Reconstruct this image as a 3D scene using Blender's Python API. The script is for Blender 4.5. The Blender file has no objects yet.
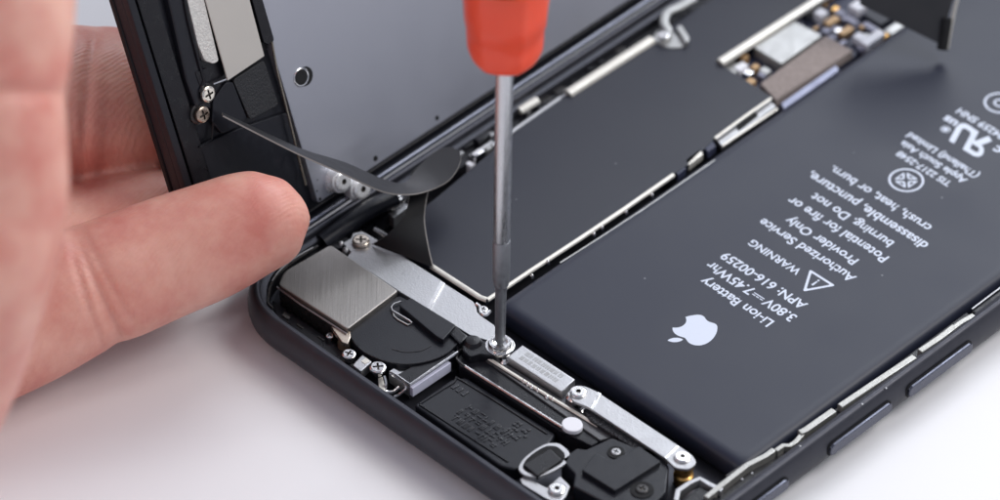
import bpy, bmesh, math, random, re
from mathutils import Vector, Matrix
random.seed(11)
SC = bpy.context.scene
COL = SC.collection
SC.unit_settings.system = 'METRIC'
SC.unit_settings.scale_length = 0.01          # one unit is a centimetre

# ------------------------------------------------------------------ camera geometry
EL = math.radians(42); PHI = math.radians(44.6); D = 60.0; FPX = D * 86.1
RT = Vector((math.cos(PHI), math.sin(PHI), 0))
FH = Vector((-math.sin(PHI), math.cos(PHI), 0))
FWD = FH * math.cos(EL) - Vector((0, 0, math.sin(EL)))
UP = FH * math.sin(EL) + Vector((0, 0, math.cos(EL)))
TGT = Vector((0, 0, .5))
CAM = TGT - FWD * D

def ray(px, py): return FWD + RT * ((px - 500) / FPX) - UP * ((py - 250) / FPX)
def P(px, py, z):                              # a measured point lying at height z
    d = ray(px, py); t = (z - CAM.z) / d.z
    return CAM + d * t
def F(px, py, dep): return CAM + ray(px, py) * dep
def PX(pts, z): return [tuple(P(x, y, z)[:2]) for x, y in pts]

# ------------------------------------------------------------------ materials
MATS = {}
def mat(name, base, metallic=0.0, rough=0.5, var=0.12, vscale=8.0, bump=0.0, bscale=60.0, rvar=0.1, spec=0.5, sss=0.0, aniso=None, coat=0.0, stretch=None, rot=0):
    m = bpy.data.materials.new(name); m.use_nodes = True
    nt = m.node_tree; N = nt.nodes; L = nt.links; b = N['Principled BSDF']
    tc = N.new('ShaderNodeTexCoord'); vec = tc.outputs['Object']
    if stretch:
        mp = N.new('ShaderNodeMapping'); mp.vector_type = 'TEXTURE'; mp.inputs['Scale'].default_value = [1 / k for k in stretch]; mp.inputs['Rotation'].default_value = (0, 0, rot)
        L.new(vec, mp.inputs['Vector']); svec = mp.outputs['Vector']
    else: svec = vec
    n1 = N.new('ShaderNodeTexNoise'); n1.inputs['Scale'].default_value = vscale; n1.inputs['Detail'].default_value = 5
    L.new(svec, n1.inputs['Vector'])
    mx = N.new('ShaderNodeMix'); mx.data_type = 'RGBA'
    lo = [max(0, c * (1 - var)) for c in base]; hi = [min(1, c * (1 + var)) for c in base]
    mx.inputs[6].default_value = (*lo, 1); mx.inputs[7].default_value = (*hi, 1)
    L.new(n1.outputs['Fac'], mx.inputs[0]); L.new(mx.outputs[2], b.inputs['Base Color'])
    n2 = N.new('ShaderNodeTexNoise'); n2.inputs['Scale'].default_value = bscale; n2.inputs['Detail'].default_value = 6
    L.new(svec, n2.inputs['Vector'])
    mr = N.new('ShaderNodeMapRange'); mr.inputs['From Min'].default_value = .3; mr.inputs['From Max'].default_value = .7
    mr.inputs['To Min'].default_value = max(.02, rough - rvar); mr.inputs['To Max'].default_value = min(1, rough + rvar)
    L.new(n1.outputs['Fac'], mr.inputs['Value']); L.new(mr.outputs['Result'], b.inputs['Roughness'])
    b.inputs['Metallic'].default_value = metallic
    b.inputs['Specular IOR Level'].default_value = spec
    if coat: b.inputs['Coat Weight'].default_value = coat; b.inputs['Coat Roughness'].default_value = .15
    if bump:
        bp = N.new('ShaderNodeBump'); bp.inputs['Strength'].default_value = bump; bp.inputs['Distance'].default_value = .01
        L.new(n2.outputs['Fac'], bp.inputs['Height']); L.new(bp.outputs['Normal'], b.inputs['Normal'])
    MATS[name] = m
    return m
def specks(m):
    # settled dust and lint: small pale dots of varying density
    nt = m.node_tree; N = nt.nodes; L = nt.links; b = N['Principled BSDF']
    tc = N.new('ShaderNodeTexCoord'); v = N.new('ShaderNodeTexVoronoi'); v.inputs['Scale'].default_value = 2.6; L.new(tc.outputs['Object'], v.inputs['Vector'])
    sep = N.new('ShaderNodeSeparateColor'); L.new(v.outputs['Color'], sep.inputs[0])
    th = N.new('ShaderNodeMath'); th.operation = 'MULTIPLY'; th.inputs[1].default_value = .035; L.new(sep.outputs[0], th.inputs[0])
    lt = N.new('ShaderNodeMath'); lt.operation = 'LESS_THAN'; L.new(v.outputs['Distance'], lt.inputs[0]); L.new(th.outputs[0], lt.inputs[1])
    k = N.new('ShaderNodeMath'); k.operation = 'MULTIPLY'; k.inputs[1].default_value = .35; L.new(lt.outputs[0], k.inputs[0])
    old = b.inputs['Base Color'].links[0].from_socket
    mx = N.new('ShaderNodeMix'); mx.data_type = 'RGBA'; L.new(k.outputs[0], mx.inputs[0]); L.new(old, mx.inputs[6]); mx.inputs[7].default_value = (.5, .5, .52, 1)
    L.new(mx.outputs[2], b.inputs['Base Color'])
M_housing = mat('anodised_black', (.048, .049, .060), .65, .42, .15, 6, .05, 150, .06)
M_plastic = mat('black_plastic', (.008, .008, .011), 0, .34, .3, 10, .25, 60, .12, spec=.35)
M_plastic_soft = mat('satin_black_plastic', (.010, .011, .016), 0, .38, .25, 14, .14, 90, .1, spec=.35)
M_tape = mat('black_shield_tape', (.015, .017, .028), .0, .46, .15, 1.0, .03, 40, .03, spec=.42)
specks(M_tape)
M_batt = mat('battery_wrap', (.015, .018, .034), .0, .44, .12, 1.0, .04, 50, .025, spec=.42)
specks(M_batt)
M_silver = mat('stamped_steel', (.46, .46, .47), .9, .46, .06, 9, .25, 45, .06)
M_bright = mat('polished_steel', (.78, .77, .76), 1, .2, .06, 12, .03, 60, .07)
M_brushed = mat('brushed_steel', (.34, .32, .30), 1, .42, .22, 2, .14, 3, .06, stretch=(34, .5, 1), rot=PHI)
M_plate = mat('display_back_steel', (.47, .48, .53), .85, .42, .05, 1.6, .03, 90, .05)
M_cream = mat('warm_steel_edge', (.70, .67, .60), .55, .42, .1, 16, .12, 60, .08)
M_adh = mat('cream_adhesive', (.52, .50, .46), .1, .5, .03, 3, .02, 30, .05)
M_glue = mat('speckled_foil', (.72, .71, .67), .4, .45, .2, 24, 1.2, 40, .15)
M_white = mat('white_pad', (.82, .82, .86), 0, .45, .03, 6, .02, 50)
M_lilac = mat('pale_lilac_film', (.62, .62, .74), 0, .3, .06, 8)
M_gold = mat('gold_contact', (.62, .36, .12), .9, .32, .2, 20, .1, 60)
M_chip = mat('chip_can', (.42, .42, .41), .8, .45, .06, 10, .05, 100)
M_foam = mat('brown_foam', (.30, .25, .23), 0, .85, .5, 34, 1.0, 70, .05)
M_board = mat('board_substrate', (.035, .040, .075), 0, .45, .5, 30, .5, 80)
M_ceram = mat('ceramic_component', (.20, .20, .26), .2, .4, .4, 25, .1, 60)
M_orange = mat('amber_component', (.40, .25, .12), .3, .4, .3, 20)
M_flex = mat('black_flex', (.020, .020, .022), 0, .42, .15, 6, .03, 60, .05, spec=.6)
M_flexedge = mat('flex_cut_edge', (.30, .28, .26), .2, .4, .1, 10)
M_leaf = mat('matte_black_flex', (.006, .006, .007), 0, .6, .2, 6, .05, 40, .05, spec=.25)
M_text = mat('label_ink', (.68, .73, .84), 0, .5, .03, 10)
M_red = mat('red_translucent_plastic', (1.0, .098, .042), 0, .42, .04, 3, .05, 20, .05, spec=.3, coat=.15)
M_red.node_tree.nodes['Principled BSDF'].inputs['Subsurface Weight'].default_value = .5
M_red.node_tree.nodes['Principled BSDF'].inputs['Subsurface Radius'].default_value = (.6, .12, .06)
M_red.node_tree.nodes['Principled BSDF'].inputs['Subsurface Scale'].default_value = .5
M_grip = mat('dark_rubber_grip', (.06, .03, .03), 0, .6, .2, 10, .2, 40)
M_shaft = mat('ground_tool_steel', (.62, .63, .65), 1, .30, .1, 10, .08, 60, .07, stretch=(6, 6, .5))
M_tip = mat('dark_tool_steel', (.30, .31, .33), .8, .5, .2, 20, .3, 50, .08)
M_gasket = mat('dark_gasket', (.05, .048, .048), .5, .3, .3, 12, .1, 50)
M_specked = mat('glittery_foam', (.04, .04, .045), .5, .22, .9, 40, 4.0, 26, .15)
M_marks = mat('moulded_gloss', (.03, .031, .036), 0, .25, .2, 20)
M_hole = mat('deep_black', (.004, .004, .005), 0, .8)

# table
M_table = bpy.data.materials.new('white_table'); M_table.use_nodes = True
nt = M_table.node_tree; b = nt.nodes['Principled BSDF']
tc = nt.nodes.new('ShaderNodeTexCoord'); n = nt.nodes.new('ShaderNodeTexNoise'); n.inputs['Scale'].default_value = .25; n.inputs['Detail'].default_value = 4
nt.links.new(tc.outputs['Object'], n.inputs['Vector'])
cr = nt.nodes.new('ShaderNodeValToRGB'); cr.color_ramp.elements[0].color = (.83, .82, .83, 1); cr.color_ramp.elements[1].color = (.87, .865, .87, 1)
nt.links.new(n.outputs['Fac'], cr.inputs[0]); nt.links.new(cr.outputs[0], b.inputs['Base Color'])
b.inputs['Roughness'].default_value = .42; b.inputs['Specular IOR Level'].default_value = .3

# skin
M_skin = bpy.data.materials.new('skin'); M_skin.use_nodes = True
nt = M_skin.node_tree; N = nt.nodes; L = nt.links; b = N['Principled BSDF']
tc = N.new('ShaderNodeTexCoord')
n = N.new('ShaderNodeTexNoise'); n.inputs['Scale'].default_value = 1.3; n.inputs['Detail'].default_value = 7; n.inputs['Roughness'].default_value = .6
L.new(tc.outputs['Object'], n.inputs['Vector'])
cr = N.new('ShaderNodeValToRGB'); e = cr.color_ramp.elements
e[0].position = .32; e[0].color = (.66, .235, .185, 1); e[1].position = .70; e[1].color = (.83, .47, .37, 1)
L.new(n.outputs['Fac'], cr.inputs[0]); L.new(cr.outputs[0], b.inputs['Base Color'])
b.inputs['Roughness'].default_value = .48; b.inputs['Subsurface Weight'].default_value = .35
b.inputs['Subsurface Radius'].default_value = (.35, .12, .06); b.inputs['Subsurface Scale'].default_value = .45
w = N.new('ShaderNodeTexWave'); w.inputs['Scale'].default_value = 7.5; w.inputs['Distortion'].default_value = 5; w.inputs['Detail'].default_value = 2; w.inputs['Detail Scale'].default_value = .7
L.new(tc.outputs['Object'], w.inputs['Vector'])
n3 = N.new('ShaderNodeTexNoise'); n3.inputs['Scale'].default_value = 14; n3.inputs['Detail'].default_value = 6
L.new(tc.outputs['Object'], n3.inputs['Vector'])
ad = N.new('ShaderNodeMath'); ad.operation = 'MULTIPLY_ADD'; ad.inputs[1].default_value = .35
L.new(w.outputs['Fac'], ad.inputs[0]); L.new(n3.outputs['Fac'], ad.inputs[2])
bp = N.new('ShaderNodeBump'); bp.inputs['Strength'].default_value = .27; bp.inputs['Distance'].default_value = .018
L.new(ad.outputs[0], bp.inputs['Height']); L.new(bp.outputs['Normal'], b.inputs['Normal'])

# ------------------------------------------------------------------ object helpers
def base_of(o): return o.matrix_basis.translation if o is None else o['_b']
WORLD = {}
def worldpos(o): return WORLD.get(o.name, Vector((0, 0, 0))) if o else Vector((0, 0, 0))
def thing(name, label, cat, loc, group=None):
    o = bpy.data.objects.new(name, None); COL.objects.link(o); o.location = loc
    o.empty_display_size = .5
    o['label'] = label; o['category'] = cat
    if group: o['group'] = group
    WORLD[o.name] = Vector(loc)
    return o
def obj(name, bm, m, parent=None, loc=None, smooth=True, label=None, angle=35):
    """link a bmesh given in world coordinates; it sits at its parent's origin unless loc is given"""
    o_w = Vector(loc) if loc is not None else worldpos(parent)
    me = bpy.data.meshes.new(name)
    for v in bm.verts: v.co -= o_w
    bmesh.ops.recalc_face_normals(bm, faces=bm.faces)
    bm.to_mesh(me); bm.free()
    for mm in (m if isinstance(m, (list, tuple)) else [m]): me.materials.append(mm)
    if smooth:
        me.set_sharp_from_angle(angle=math.radians(angle))
        fa = me.attributes.get('flat')
        for p in me.polygons: p.use_smooth = not ((fa and fa.data[p.index].value) or p.area > 1.5)
    o = bpy.data.objects.new(name, me); COL.objects.link(o)
    if parent: o.parent = parent
    o.location = o_w - worldpos(parent)
    WORLD[o.name] = o_w
    if label: o['label'] = label
    return o
def place_copy(src, parent, wloc, scale=1, rotz=0, quat=None):
    o = src.copy(); COL.objects.link(o); o.parent = parent
    o.location = Vector(wloc) - worldpos(parent); o.scale = (scale,) * 3
    if quat: o.rotation_mode = 'QUATERNION'; o.rotation_quaternion = quat
    else: o.rotation_euler = (0, 0, rotz)
    WORLD[o.name] = Vector(wloc)
    return o
def fillet(pts, r, n=5):
    """round the corners of a closed 2-D polygon"""
    out = []; k = len(pts)
    rs = r if isinstance(r, (list, tuple)) else [r] * k
    for i in range(k):
        p0 = Vector(pts[i - 1]); p = Vector(pts[i]); p1 = Vector(pts[(i + 1) % k])
        a = (p0 - p); c = (p1 - p); d = min(rs[i], a.length * .45, c.length * .45)
        if d < 1e-4: out.append(tuple(p)); continue
        a = p + a.normalized() * d; c = p + c.normalized() * d
        for j in range(n + 1):
            t = j / n
            out.append(tuple(a * (1 - t) ** 2 + p * 2 * t * (1 - t) + c * t ** 2))
    return out
def prism(pts, z0, z1, bevel=.0, segs=2, bm=None, mp=None, both=False):
    own = bm is None
    b = bmesh.new()
    lo = [b.verts.new((x, y, z0)) for x, y in pts]; hi = [b.verts.new((x, y, z1)) for x, y in pts]
    n = len(pts)
    fl = b.faces.layers.int.new('flat'); f0 = b.faces.new(lo[::-1]); top = b.faces.new(hi); f0[fl] = 1
    for i in range(n): b.faces.new((lo[i], lo[(i + 1) % n], hi[(i + 1) % n], hi[i]))
    bmesh.ops.recalc_face_normals(b, faces=b.faces)
    if bevel:
        ed = list(top.edges)
        bmesh.ops.bevel(b, geom=ed, offset=bevel, segments=segs, profile=.6, affect='EDGES', clamp_overlap=True)
    for f in b.faces:
        f.normal_update(); f[fl] = 1 if abs(f.normal.z) > .999 else 0
    bmesh.ops.triangulate(b, faces=[f for f in b.faces if len(f.verts) > 4])
    if mp:
        for v in b.verts: v.co = mp(*v.co)
    if own: return b
    me = bpy.data.meshes.new('t'); b.to_mesh(me); b.free(); bm.from_mesh(me); bpy.data.meshes.remove(me)
    return bm
def box(x0, x1, y0, y1, z0, z1, bevel=.01, bm=None, mp=None):
    return prism([(x0, y0), (x1, y0), (x1, y1), (x0, y1)], z0, z1, bevel, 2, bm, mp)
def lathe(prof, c=(0, 0, 0), n=32, bm=None, frame=None, mod=None):
    b = bm or bmesh.new(); c = Vector(c)
    fx, fy, fz = frame or (Vector((1, 0, 0)), Vector((0, 1, 0)), Vector((0, 0, 1)))
    rings = []
    for r, z in prof:
        ring = []
        for i in range(n):
            a = 2 * math.pi * i / n; rr = r * (mod(a) if mod else 1)
            ring.append(b.verts.new(c + fx * (rr * math.cos(a)) + fy * (rr * math.sin(a)) + fz * z))
        rings.append(ring)
    for A, B in zip(rings, rings[1:]):
        for i in range(n): b.faces.new((A[i], A[(i + 1) % n], B[(i + 1) % n], B[i]))
    b.faces.new(rings[0][::-1]); b.faces.new(rings[-1])
    return b
def tube(pts, r, n=8, bm=None, flat=1.0):
    b = bm or bmesh.new(); pts = [Vector(p) for p in pts]; rings = []
    for i, p in enumerate(pts):
        t = (pts[min(i + 1, len(pts) - 1)] - pts[max(i - 1, 0)]).normalized()
        u = t.cross(Vector((0, 0, 1)))
        if u.length < .05: u = t.cross(Vector((1, 0, 0)))
        u.normalize(); v = u.cross(t)
        rr = r[i] if isinstance(r, (list, tuple)) else r
        rings.append([b.verts.new(p + u * (rr * math.cos(2 * math.pi * k / n)) + v * (rr * flat * math.sin(2 * math.pi * k / n))) for k in range(n)])
    for A, B in zip(rings, rings[1:]):
        for i in range(n): b.faces.new((A[i], A[(i + 1) % n], B[(i + 1) % n], B[i]))
    b.faces.new(rings[0][::-1]); b.faces.new(rings[-1])
    return b
def catmull(pts, k=6):
    pts = [Vector(p) for p in pts]; out = []
    for i in range(len(pts) - 1):
        p0 = pts[max(i - 1, 0)]; p1 = pts[i]; p2 = pts[i + 1]; p3 = pts[min(i + 2, len(pts) - 1)]
        for j in range(k):
            t = j / k
            out.append(.5 * ((2 * p1) + (p2 - p0) * t + (2 * p0 - 5 * p1 + 4 * p2 - p3) * t * t + (3 * p1 - p0 - 3 * p2 + p3) * t ** 3))
    out.append(pts[-1]); return out
def apply_boolean(bm_a, bm_b):
    ma = bpy.data.meshes.new('a'); bm_a.to_mesh(ma); mb = bpy.data.meshes.new('b'); bm_b.to_mesh(mb)
    oa = bpy.data.objects.new('a', ma); ob = bpy.data.objects.new('b', mb); COL.objects.link(oa); COL.objects.link(ob)
    md = oa.modifiers.new('x', 'BOOLEAN'); md.operation = 'DIFFERENCE'; md.object = ob; md.solver = 'EXACT'
    dg = bpy.context.evaluated_depsgraph_get()
    me = bpy.data.meshes.new_from_object(oa.evaluated_get(dg))
    bm = bmesh.new(); bm.from_mesh(me)
    for o in (oa, ob): bpy.data.objects.remove(o)
    for m_ in (ma, mb, me): bpy.data.meshes.remove(m_)
    bm_a.free(); bm_b.free()
    return bm

# ================================================================== TABLE
bm = bmesh.new()
vs = [bm.verts.new(v) for v in ((-160, -160, 0), (160, -160, 0), (160, 160, 0), (-160, 160, 0))]; bm.faces.new(vs)
t = obj('table_top', bm, M_table, smooth=False); t['kind'] = 'structure'

# ================================================================== PHONE
X0, X1, Y0, Y1 = -1.88, 4.83, -2.79, 11.04
phone = thing('smartphone', 'opened black smartphone lying on the white table with its display hinged up and battery exposed', 'smartphone', ((X0 + X1) / 2, (Y0 + Y1) / 2, 0))

def rrect(inset, z, R=.93, n=14):
    r = max(R - inset, .05); out = []
    for cx, cy, a0 in ((X1 - inset - r, Y1 - inset - r, 0), (X0 + inset + r, Y1 - inset - r, 90), (X0 + inset + r, Y0 + inset + r, 180), (X1 - inset - r, Y0 + inset + r, 270)):
        for i in range(n + 1):
            a = math.radians(a0 + 90 * i / n)
            out.append((cx + r * math.cos(a), cy + r * math.sin(a), z))
    return out
prof = [(.42, .012), (.30, .016), (.20, .035), (.12, .072), (.055, .13), (.015, .20), (0, .27), (0, .34), (.010, .40), (.028, .46), (.05, .51), (.068, .535), (.085, .548), (.105, .553), (.130, .550), (.145, .535), (.150, .500), (.152, .47), (.20, .465), (.222, .455), (.228, .43), (.232, .16), (.26, .14)]
bm = bmesh.new(); rings = [[bm.verts.new(p) for p in rrect(i, z)] for i, z in prof]
for A, B in zip(rings, rings[1:]):
    for i in range(len(A)): bm.faces.new((A[i], A[(i + 1) % len(A)], B[(i + 1) % len(A)], B[i]))
bm.faces.new(rings[0][::-1]); bm.faces.new(rings[-1])
housing = obj('housing', bm, M_housing, phone, angle=50)

# side buttons on the right flank
M_button = mat('bevelled_button', (.11, .115, .145), .9, .30, .1, 10)
def side_button(y0, y1):
    pts = fillet([(y0, .245), (y1, .245), (y1, .395), (y0, .395)], .07, 6)
    b = prism(pts, 0, .055, .018, 3, mp=lambda a, c, d: Vector((X1 - .012 + d, a, c)))
    o = obj('side_button', b, M_button, phone)
    g = fillet([(y0 - .018, .227), (y1 + .018, .227), (y1 + .018, .413), (y0 - .018, .413)], .085, 6)
    b = prism(g, 0, .007, 0, mp=lambda a, c, d: Vector((X1 - .002 + d, a, c)))
    obj('button_gap', b, M_hole, o, smooth=False)
side_button(-.95, -.36); side_button(.33, 1.37); side_button(1.66, 2.76)

# ---- screws (mesh built once)
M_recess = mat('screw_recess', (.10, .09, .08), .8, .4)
def screw_mesh(kind):
    b = lathe([(.60, -.9), (.60, -.1), (.97, -.1), (1.0, -.05), (1.0, .14), (.96, .24), (.86, .31), (.74, .335)], n=36)
    c = bmesh.new()
    if kind == 'cross':
        for a in (0, math.pi / 2):
            pr = bmesh.new(); prism(fillet([(-.62, -.13), (.62, -.13), (.62, .13), (-.62, .13)], .1, 3), .08, .6, 0, bm=pr)
            bmesh.ops.rotate(pr, verts=pr.verts, cent=(0, 0, 0), matrix=Matrix.Rotation(a, 3, 'Z'))
            b = apply_boolean(b, pr)
    else:
        pr = lathe([(.30, .1), (.30, .6)], n=10); b = apply_boolean(b, pr)
        pr = lathe([(.8, .30), (.8, .312)], n=9); pr.free()
    c.free()
    me = bpy.data.meshes.new('screw'); bmesh.ops.recalc_face_normals(b, faces=b.faces); b.to_mesh(me); b.free()
    me.materials.append(M_bright); me.materials.append(M_recess)
    me.set_sharp_from_angle(angle=math.radians(24))
    for p in me.polygons:
        p.use_smooth = abs(p.normal.z) < .98
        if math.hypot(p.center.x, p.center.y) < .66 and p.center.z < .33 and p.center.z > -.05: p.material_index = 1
    return me
SCROSS = screw_mesh('cross'); SPLAIN = screw_mesh('star')
def screw(parent, w, r, rz=.4, me=None, quat=None, material=None, name='screw'):
    o = bpy.data.objects.new(name, me or SCROSS); COL.objects.link(o); o.parent = parent
    o.location = Vector(w) - worldpos(parent); o.scale = (r, r, r)
    if quat: o.rotation_mode = 'QUATERNION'; o.rotation_quaternion = quat
    else: o.rotation_euler = (0, 0, rz)
    if material: o.material_slots[0].link = 'OBJECT'; o.material_slots[0].material = material
    WORLD[o.name] = Vector(w)
    return o

# ---- battery
BX0, BX1, BY0, BY1, BZ = .55, 4.40, -.63, 8.9, .42
bm = bmesh.new()
pts = fillet([(BX0, BY0), (BX1, BY0), (BX1, BY1), (BX0, BY1)], .16, 7)
def shrink(pts, d):
    cx, cy = (BX0 + BX1) / 2, (BY0 + BY1) / 2; hx, hy = (BX1 - BX0) / 2, (BY1 - BY0) / 2
    return [(cx + (x - cx) * (1 - d / hx), cy + (y - cy) * (1 - d / hy)) for x, y in pts]
rg = []
for d, z in ((.03, .145), (-.01, .17), (-.02, .24), (-.015, .30), (0, .35), (.02, .383), (.045, .402), (.075, .413), (.11, .418), (.15, .42)):
    rg.append([bm.verts.new((x, y, z)) for x, y in shrink(pts, d)])
for A, B in zip(rg, rg[1:]):
    for i in range(len(A)): bm.faces.new((A[i], A[(i + 1) % len(A)], B[(i + 1) % len(A)], B[i]))
bm.faces.new(rg[0][::-1]); bm.faces.new(rg[-1])
battery = obj('battery', bm, M_batt, phone, angle=60)
ZT = .4215
def text_mesh(s, cx, cy, width=None, size=.18, off=.0):
    cu = bpy.data.curves.new('t', 'FONT'); cu.body = s; cu.size = size; cu.align_x = 'CENTER'; cu.offset = off; cu.resolution_u = 4
    o = bpy.data.objects.new('t', cu); COL.objects.link(o)
    dg = bpy.context.evaluated_depsgraph_get(); me = bpy.data.meshes.new_from_object(o.evaluated_get(dg))
    bpy.data.objects.remove(o); bpy.data.curves.remove(cu)
    b = bmesh.new(); b.from_mesh(me); bpy.data.meshes.remove(me)
    xs = [v.co.x for v in b.verts]; w = max(xs) - min(xs); mx = (max(xs) + min(xs)) / 2
    k = width / w if width else 1
    for v in b.verts: v.co = Vector((cx - (v.co.x - mx) * k, cy - v.co.y * (k if not width else min(k, 1.12)), ZT))
    return b
def writing(name, s, cx, cy, width, size=.18, off=0.0035):
    return obj(name, text_mesh(s, cx, cy, width, size, off), M_text, battery, smooth=False)
lines = [('Li-ion Battery', 1.40, 1.08, 2.50), ('3.80V', 1.65, .45, 2.945), ('7.45Whr', 1.65, .70, 2.17), ('APN: 616-00259', 1.89, 1.28, 2.48), ('WARNING', 2.27, .77, 2.30),
         ('Authorized Service', 2.63, 1.46, 2.48), ('Provider Only', 2.87, 1.08, 2.49), ('Potential for fire or', 3.15, 1.52, 2.49), ('burning. Do not', 3.39, 1.24, 2.50),
         ('disassemble, puncture,', 3.65, 1.84, 2.51), ('crush, heat, or burn.', 3.91, 1.55, 2.48)]
for s, y, w_, cx in lines: writing('printed_line', s, cx, y, w_)
for s, y, w_ in (('TIS 2217-2548', 4.66, .82), ('Apple South Asia', 4.83, 1.01), ('(Thailand) Limited', 5.00, 1.09)): writing('printed_line', s, 2.50, y, w_, .135)
writing('printed_line', '94259 SNH', 2.45, 5.76, .72, .15)
def flat_poly(bm, pts, z=ZT):
    vs = [bm.verts.new((x, y, z)) for x, y in pts]; f = bm.faces.new(vs)
    bmesh.ops.triangulate(bm, faces=[f]); return bm
def ring2(bm, cx, cy, r0, r1, n=40, z=ZT, sx=1, sy=1):
    a = [bm.verts.new((cx + r0 * sx * math.cos(2 * math.pi * i / n), cy + r0 * sy * math.sin(2 * math.pi * i / n), z)) for i in range(n)]
    b = [bm.verts.new((cx + r1 * sx * math.cos(2 * math.pi * i / n), cy + r1 * sy * math.sin(2 * math.pi * i / n), z)) for i in range(n)]
    for i in range(n): bm.faces.new((a[i], a[(i + 1) % n], b[(i + 1) % n], b[i]))
def tri_ring(bm, A, k, z=ZT):
    c = Vector((sum(p[0] for p in A) / 3, sum(p[1] for p in A) / 3))
    o = fillet(A, .035, 4); i_ = [tuple(c + (Vector(p) - c) * k) for p in o]
    a = [bm.verts.new((*p, z)) for p in o]; b = [bm.verts.new((*p, z)) for p in i_]
    for j in range(len(o)): bm.faces.new((a[j], a[(j + 1) % len(o)], b[(j + 1) % len(o)], b[j]))
# direct-current symbol between the voltage and the energy
b = bmesh.new()
flat_poly(b, [(2.70, 1.592), (2.54, 1.592), (2.54, 1.606), (2.70, 1.606)])
for k in range(3): x = 2.70 - k * .058; flat_poly(b, [(x, 1.560), (x - .044, 1.560), (x - .044, 1.574), (x, 1.574)])
obj('direct_current_symbol', b, M_text, battery, smooth=False)
# warning triangle with an exclamation mark
b = bmesh.new(); tx, ty = 2.93, 2.215
tri_ring(b, [(tx + .20, ty + .13), (tx - .20, ty + .13), (tx, ty - .21)], .73)
flat_poly(b, [(tx - .014, ty - .055), (tx + .014, ty - .055), (tx + .009, ty + .035), (tx - .009, ty + .035)]); ring2(b, tx, ty + .058, .0005, .014, 10)
obj('warning_triangle', b, M_text, battery, smooth=False)
# round certification mark
b = bmesh.new(); ring2(b, 2.49, 4.31, .185, .212)
for sx, sy in ((1, 0), (-1, 0), (0, 1), (0, -1)):
    cx, cy = 2.49, 4.31; q = .112
    if sx: T3 = [(cx + sx * q, cy - q * .85), (cx + sx * q, cy + q * .85), (cx + sx * .022, cy)]
    else: T3 = [(cx - q * .85, cy + sy * q), (cx + q * .85, cy + sy * q), (cx, cy + sy * .022)]
    tri_ring(b, T3, .45)
obj('certification_mark', b, M_text, battery, smooth=False)
b = bmesh.new(); ring2(b, 2.36, 6.16, .165, .192); ring2(b, 2.36, 6.16, .05, .075); obj('certification_mark', b, M_text, battery, smooth=False)
# recognised-component mark: c, mirrored R joined with a slanted U, us
writing('printed_mark', 'c', 2.90, 5.545, .10, .19, .006); writing('printed_mark', 'us', 2.155, 5.545, .19, .17, .006)
b = bmesh.new(); ring2(b, 2.215, 5.335, .048, .060, 24); ring2(b, 2.215, 5.335, .0005, .034, 20); obj('registered_mark', b, M_text, battery, smooth=False)
def UL(u, v): return (2.88 - u - v * .40, 5.20 + v)
ZS = [ZT]
b = bmesh.new()
# mirrored R (its stem on the right) and U, both as thick strokes
def stroke(bm, pts, w):
    P2 = [Vector(p) for p in pts]; L_, R_ = [], []
    for i, p in enumerate(P2):
        t = (P2[min(i + 1, len(P2) - 1)] - P2[max(i - 1, 0)]).normalized(); nrm = Vector((-t.y, t.x)) * w / 2
        L_.append(p + nrm); R_.append(p - nrm)
    for i in range(len(P2) - 1):
        ZS[0] += .0004
        vs = [bm.verts.new((*UL(*q), ZS[0])) for q in (L_[i], L_[i + 1], R_[i + 1], R_[i])]; bm.faces.new(vs)
stroke(b, [(.24, 0), (.24, .38)], .08)
stroke(b, [(.24, .035), (.11, .035), (.065, .055), (.045, .09), (.045, .13), (.065, .17), (.11, .19), (.24, .19)], .07)
stroke(b, [(.15, .19), (.02, .38)], .085)
stroke(b, [(.24, .26), (.255, .31), (.29, .34), (.35, .345), (.40, .34), (.44, .31), (.455, .26), (.455, 0)], .08)
obj('component_mark', b, M_text, battery, smooth=False)
# fruit-shaped logo
def svg(path, steps=7):
    tk = re.findall(r'[MmCcZz]|-?\d*\.?\d+', path); i = 0; cur = [0, 0]; polys = []; pts = []; cmd = None
    while i < len(tk):
        if tk[i].isalpha(): cmd = tk[i]; i += 1
        if cmd in 'Zz': polys.append(pts); pts = []; continue
        if cmd in 'Mm': cur = [float(tk[i]), float(tk[i + 1])]; i += 2; pts = [tuple(cur)]; continue
        v = [float(x) for x in tk[i:i + 6]]; i += 6
        p0 = cur; p1 = [cur[0] + v[0], cur[1] + v[1]]; p2 = [cur[0] + v[2], cur[1] + v[3]]; p3 = [cur[0] + v[4], cur[1] + v[5]]
        for s in range(1, steps + 1):
            t = s / steps; a, b_, c, d = (1 - t) ** 3, 3 * t * (1 - t) ** 2, 3 * t * t * (1 - t), t ** 3
            pts.append((a * p0[0] + b_ * p1[0] + c * p2[0] + d * p3[0], a * p0[1] + b_ * p1[1] + c * p2[1] + d * p3[1]))
        cur = p3
    return polys
logo = "M12.152 6.896c-.948 0-2.415-1.078-3.96-1.04-2.04.027-3.91 1.183-4.961 3.014-2.117 3.675-.546 9.103 1.519 12.09 1.013 1.454 2.208 3.09 3.792 3.039 1.52-.065 2.09-.987 3.935-.987 1.831 0 2.35.987 3.96.948 1.637-.026 2.676-1.48 3.676-2.948 1.156-1.688 1.636-3.325 1.662-3.415-.039-.013-3.182-1.221-3.22-4.857-.026-3.04 2.48-4.494 2.597-4.559-1.429-2.09-3.623-2.324-4.39-2.376-2-.156-3.675 1.09-4.61 1.09zM15.53 3.83c.843-1.012 1.4-2.427 1.245-3.83-1.207.052-2.662.805-3.532 1.818-.78.896-1.454 2.338-1.273 3.714 1.338.104 2.715-.688 3.559-1.701z"
b = bmesh.new(); ks = .0245
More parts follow.
